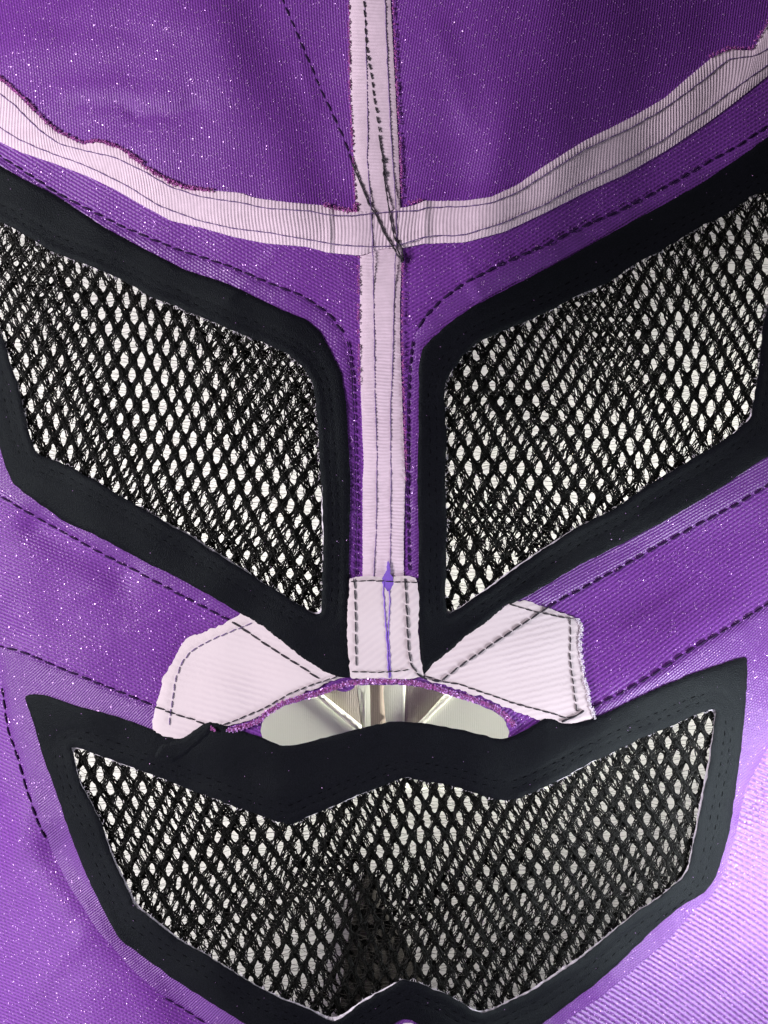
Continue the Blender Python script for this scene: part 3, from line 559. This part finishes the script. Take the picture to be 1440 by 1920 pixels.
# ---- the nets: two knitted layers in every opening
def net(name, hole, off, ang, sx, sy, shift, parent, label, seed):
    r = np.random.default_rng(seed); ca, sa = math.cos(math.radians(ang)), math.sin(math.radians(ang))
    lo = hole.min(0) - 40; hi = hole.max(0) + 40; cx, cy = (lo + hi) / 2; R = max(hi - lo) * 0.75
    ni = int(R / sx) + 2; nj = int(R / sy) + 2; ww = 0.9
    def warp(gx, gy):
        x = gx * sx; y = gy * sy
        x2 = cx + shift[0] + ca * x - sa * y; y2 = cy + shift[1] + sa * x + ca * y
        return x2 + 5 * np.sin(y2 / 95 + seed) + 3 * np.sin(x2 / 80), y2 + 5 * np.sin(x2 / 110 + 2 * seed)
    I = []; 
    for j in range(-nj, nj):
        for i in range(-ni, ni): I.append((i + (0.5 if j % 2 else 0), j))
    I = np.array(I, float); X, Y = warp(I[:, 0], I[:, 1]); P = np.stack([X, Y], -1)
    keep = inside(P, hole) | (near(P, hole) < 26); I = I[keep]; n = len(I)
    K = 8; u = np.linspace(0, 1, K); paths = []; rads = []
    jn = r.normal(0, 0.03, (n, 2))
    for sgn in (-1, 1):
        bow = u - np.sin(2 * math.pi * u) / (2 * math.pi) * 0.12
        for f in range(5):
            amp = (f - 2) * 0.078
            gx = I[:, :1] + jn[:, :1] + sgn * 0.5 * bow[None] + amp * np.cos(math.pi * u * 2)[None] * 0.35 + amp * 0.9 + r.normal(0, 0.03, (n, K))
            gy = I[:, 1:] + u[None] * 1.0 + r.normal(0, 0.025, (n, K))
            x, y = warp(gx, gy)
            z = off + 1.5 * sgn * np.sin(math.pi * u)[None] + r.normal(0, 0.9, (n, K)) + (f % 2) * 1.5
            paths.append(place(x.ravel(), y.ravel(), z.ravel()).reshape(n, K, 3)); rads.append(np.full((n, K), 1.2 * S) * r.uniform(.75, 1.2, (n, 1)))
    # knot loops at the nodes
    th = np.linspace(0, 1.7 * math.pi, 8)
    for f in range(2):
        c = I + jn; gx = c[:, :1] + (0.10 + 0.05 * f) * np.cos(th + f * 2.2)[None] * r.uniform(.7, 1.2, (n, 1)); gy = c[:, 1:] + (0.12 + 0.05 * f) * np.sin(th + f)[None] * r.uniform(.8, 1.2, (n, 1)) + (f % 2 - .5) * .12
        x, y = warp(gx, gy); z = off + 2.2 + r.normal(0, .7, (n, 8))
        paths.append(place(x.ravel(), y.ravel(), z.ravel()).reshape(n, 8, 3)); rads.append(np.full((n, 8), 1.1 * S))
    V, F = tubes(np.vstack(paths), np.vstack(rads), 4)
    o = link(name, mesh(name, V, F), M['net'], parent, label)
    # hair-thin filaments across the holes
    hp = []
    for f in (-0.22, 0.02, 0.26):
        g = np.linspace(-0.45, 0.45, 6); m_ = r.uniform(0, 1, n) < 0.85; c = I[m_]; k = len(c)
        gx = c[:, :1] + 0.5 * 0 + g[None] + 0.0; gy = c[:, 1:] + 1.0 + f + r.normal(0, .05, (k, 1)) + r.normal(0, .10, (k, 1)) * g[None] * 2 + r.normal(0, 0.02, (k, 6))
        x, y = warp(gx, gy); hp.append(place(x.ravel(), y.ravel(), np.full(x.size, off)).reshape(k, 6, 3))
    hp = np.vstack(hp); V, F = tubes(hp, np.full(hp.shape[:2], 0.42 * S), 3)
    link('net_filaments', mesh('net_filaments', V, F), M['hair'], o, None, 'stuff')
    return o
for hole, par, a1, a2, sd, who in ((eyeL_i, tl, 2, 6.5, 1, 'left eye'), (eyeR_i, tr, -3, 2.5, 2, 'right eye'), (mo_i, tm, 0, -4.5, 3, 'mouth')):
    h2 = smooth(hole, True, 3)
    net('net_layer', h2, -7, a1, 31.5, 28.5, (0, 0), par, 'front net of the ' + who, sd)
    net('net_layer', h2, -17, a2, 33.0, 27.6, (9, 11), par, 'second net just behind in the ' + who, sd + 5)

# ---- glitter over the purple cloth
def glitter(n, region, r0, r1, off, tilt, box=(-150, -150, 1590, 2070)):
    c = np.stack([rng.uniform(box[0], box[2], n), rng.uniform(box[1], box[3], n)], -1)
    ok = region(c)
    c = c[ok]; n = len(c); rr = rng.uniform(r0, r1, n) * S
    P = place(c[:, 0], c[:, 1], off); e = 2.0
    dx = place(c[:, 0] + e, c[:, 1], off) - P; dy = place(c[:, 0], c[:, 1] + e, off) - P
    nn = np.cross(dy, dx); nn /= np.linalg.norm(nn, axis=1)[:, None]; nn += rng.normal(0, tilt, (n, 3)); nn /= np.linalg.norm(nn, axis=1)[:, None]
    a = np.cross(nn, np.array([.3, 1, .2])); a /= np.linalg.norm(a, axis=1)[:, None]; b = np.cross(nn, a)
    th = np.arange(6) * math.pi / 3
    V = P[:, None] + rr[:, None, None] * (np.cos(th)[None, :, None] * a[:, None] + np.sin(th)[None, :, None] * b[:, None])
    F = np.arange(n * 6).reshape(n, 6)
    return V.reshape(-1, 3), F
covers = [eyeL_o, eyeR_o, mo_o, nose, loop(PATCH_L, 10, 0), loop(PATCH_R, 10, 0), loop(PATCH_C, 10, 0), np.array(UP[1:-1] + LO[1:-1][::-1], float), np.array(VL + VR[::-1], float)]
def free(c):
    k = np.ones(len(c), bool)
    for q in covers: k &= ~inside(c, q)
    return k
V, F = glitter(42000, free, 0.55, 1.25, 1.0, 0.24)
link('glitter', mesh('glitter', V, F, sm=False), M['flake'], mask, None, 'stuff')
face_only = lambda c: free(c) & (inside(c, loop(FACE_EYE_L, 12, 0)) | inside(c, loop(FACE_EYE_R, 12, 0)) | inside(c, loop(FACE_MOUTH, 12, 0)))
V, F = glitter(26000, face_only, 0.6, 1.3, 3.6, 0.26)
link('glitter', mesh('glitter', V, F, sm=False), M['flake'], mask, None, 'stuff')
# pale lint specks lying on the black trims
def ontrim(c): return (inside(c, eyeL_o) & ~inside(c, eyeL_i)) | (inside(c, eyeR_o) & ~inside(c, eyeR_i)) | (inside(c, mo_o) & ~inside(c, mo_i))
V, F = glitter(1100, ontrim, 0.35, 0.75, 10.9, 0.4)
link('lint_specks', mesh('lint_specks', V, F, sm=False), M['flake'], mask, None, 'stuff')
def near_rim(c): 
    q = smooth(resample(rim, 3.0), False, 4); return near(c, q) < 6
V, F = glitter(9000, near_rim, 0.8, 1.5, 9.0, 0.6, (400, 1250, 1000, 1390))
link('glitter', mesh('glitter', V, F, sm=False), M['flake'], mask, None, 'stuff')

# ------------------------------------------------------------------ cloth folded below the nose opening
ZC = -1150.0
def flat(px, py, z):
    k = S * (D - z) / D; return ((px - 720) * k, (960 - py) * k, z * S)
cloth = empty('folded_cloth', flat(720, 1340, ZC), 'cream cloth with grey gussets and pale edging seen through the nose opening', 'cloth')
def slab(name, pts, z, t, mat, zf=None, label=None, uva=3.5):
    q = resample(pts, 8, True); c = q.mean(0); n = len(q)
    g = [q]; lo = q.min(0); hi = q.max(0)
    G = np.array([(x, y) for x in np.arange(lo[0], hi[0], 10) for y in np.arange(lo[1], hi[1], 10)]); G = G[inside(G, q) & (near(G, q) > 4)]
    P = np.vstack([q, G]); r = delaunay_2d_cdt([Vector(p) for p in P], [(i, (i + 1) % n) for i in range(n)], [], 1, 1e-4)
    Q = np.array([tuple(v) for v in r[0]]); T = [f[::-1] for f in r[2]]
    zz = np.full(len(Q), z) + (zf(Q[:, 0], Q[:, 1]) if zf else 0)
    V = np.array([flat(x, y, h) for (x, y), h in zip(Q, zz)]); V = V - np.array(flat(720, 1340, ZC))
    k = len(V); lowv = V[:n] - np.array([0, 0, t * S]); V = np.vstack([V, lowv])
    F = [list(f) for f in T] + [[i, (i + 1) % n, k + (i + 1) % n, k + i] for i in range(n)]
    uv = np.vstack([Q, Q[:n]]) / uva
    o = link(name, mesh(name, V, F, uv), mat, cloth, label); return o
slab('cloth_panel', [(380,1200),(590,1262),(598,1303),(640,1335),(675,1366),(700,1480),(380,1480)], ZC, 6, M['cream'], label='left cream panel')
slab('cloth_panel', [(1060,1200),(850,1262),(836,1300),(808,1330),(780,1366),(760,1480),(1060,1480)], ZC + 5, 6, M['cream'], label='right cream panel')
slab('cut_edging', [(590,1290),(598,1296),(680,1362),(676,1371),(662,1364),(588,1303)], ZC + 7, 3, M['edging'])
slab('cut_edging', [(842,1298),(850,1304),(790,1362),(778,1366),(784,1355)], ZC + 12, 3, M['edging'])
gl_ = slab('gusset', [(590,1262),(668,1262),(676,1300),(686,1370),(675,1400),(640,1340),(596,1300)], ZC - 10, 5, M['gusset'], zf=lambda x, y: -0.06 * (x - 600), label='left grey gusset with a dark spot')
slab('gusset', [(758,1262),(850,1262),(838,1302),(790,1362),(770,1400),(752,1370)], ZC - 10, 5, M['gusset'], zf=lambda x, y: 0.06 * (x - 850), label='right grey gusset')
slab('pleated_strip', [(664,1240),(762,1240),(757,1400),(684,1400)], ZC - 14, 5, M['cream'], zf=lambda x, y: -4 * np.exp(-((x - 708) / 10) ** 2), label='centre strip with a deep pleat')
slab('pleat_shade', [(690,1245),(722,1245),(719,1300),(727,1400),(696,1400),(694,1300)], ZC + 6, 3, M['brown'], label='brown strip painting the shade of the pleat down the centre strip')  # shade inside the pleat, painted as a brown slab
sp_ = slab('stain_spot', [(641,1306),(646,1305),(651,1309),(649,1314),(643,1314),(640,1311)], ZC - 14, 2, M['spot'])

# ------------------------------------------------------------------ white backing far below
ZB = -1500.0
bx = np.concatenate([np.linspace(-9000, -700, 12), np.linspace(-640, 560, 20), np.linspace(575, 905, 45), np.linspace(930, 2080, 20), np.linspace(2200, 10400, 12)])
by = np.concatenate([np.linspace(-9000, -900, 12), np.linspace(-800, 3200, 120), np.linspace(3400, 10900, 12)])
X, Y = np.meshgrid(bx, by, indexing='ij')
gcx = 712 + 0.06 * (Y - 1640)
wid = np.clip((Y - 1640) * 0.38, 0, 62) + 2
Z = ZB + 0 * X
k = S * (D - ZB) / D
V = np.stack([(X - 720) * k, (960 - Y) * k, Z * S], -1).reshape(-1, 3); I = np.arange(V.shape[0]).reshape(X.shape)
F = np.stack([I[:-1, :-1], I[:-1, 1:], I[1:, 1:], I[1:, :-1]], -1).reshape(-1, 4)
link('backdrop', mesh('backdrop', V, F), M['board'], None, 'plain white backing below the mask', 'structure')

# dark wedge added on the backing to paint the shade behind the mouth net
dk = resample([(690,1625),(700,1640),(716,1690),(742,1735),(772,1780),(800,1850),(830,1960),(860,2080),(600,2080),(624,1960),(640,1870),(646,1800),(656,1740),(670,1690),(680,1650)], 10, True)
dk = smooth(dk, True, 3); n = len(dk); c = np.array([705.0, 1880.0]); kk = S * (D - ZB) / D; rings = []
for f, dz in ((1.0, 1.0), (1.0, 7.0), (0.93, 12.0), (0.7, 16.0), (0.4, 22.0), (0.0001, 24.0)):
    q = c + (dk - c) * f; zz = ZB + dz + (4 * np.sin(q[:, 0] / 21) * np.sin(q[:, 1] / 33) if dz > 9 else 0)
    rings.append(np.stack([(q[:, 0] - 720) * kk, (960 - q[:, 1]) * kk, (zz + 0 * q[:, 0]) * S], -1))
V = np.vstack(rings); F = []
for r_ in range(len(rings) - 1):
    for i_ in range(n): j_ = (i_ + 1) % n; F.append((r_ * n + i_, r_ * n + j_, (r_ + 1) * n + j_, (r_ + 1) * n + i_))
M['dark'] = plain('mouth_shade_dark', (0.030, 0.027, 0.024), 0.95, 0.5, 300, 0.4, 0, 0.05, c2=(0.045, 0.042, 0.038))
o = link('mouth_shade_wedge', mesh('mouth_shade_wedge', V, F), M['dark'], None, 'pointed dark wedge on the white backing, standing in for shade behind the net mouth')
o['category'] = 'cloth'
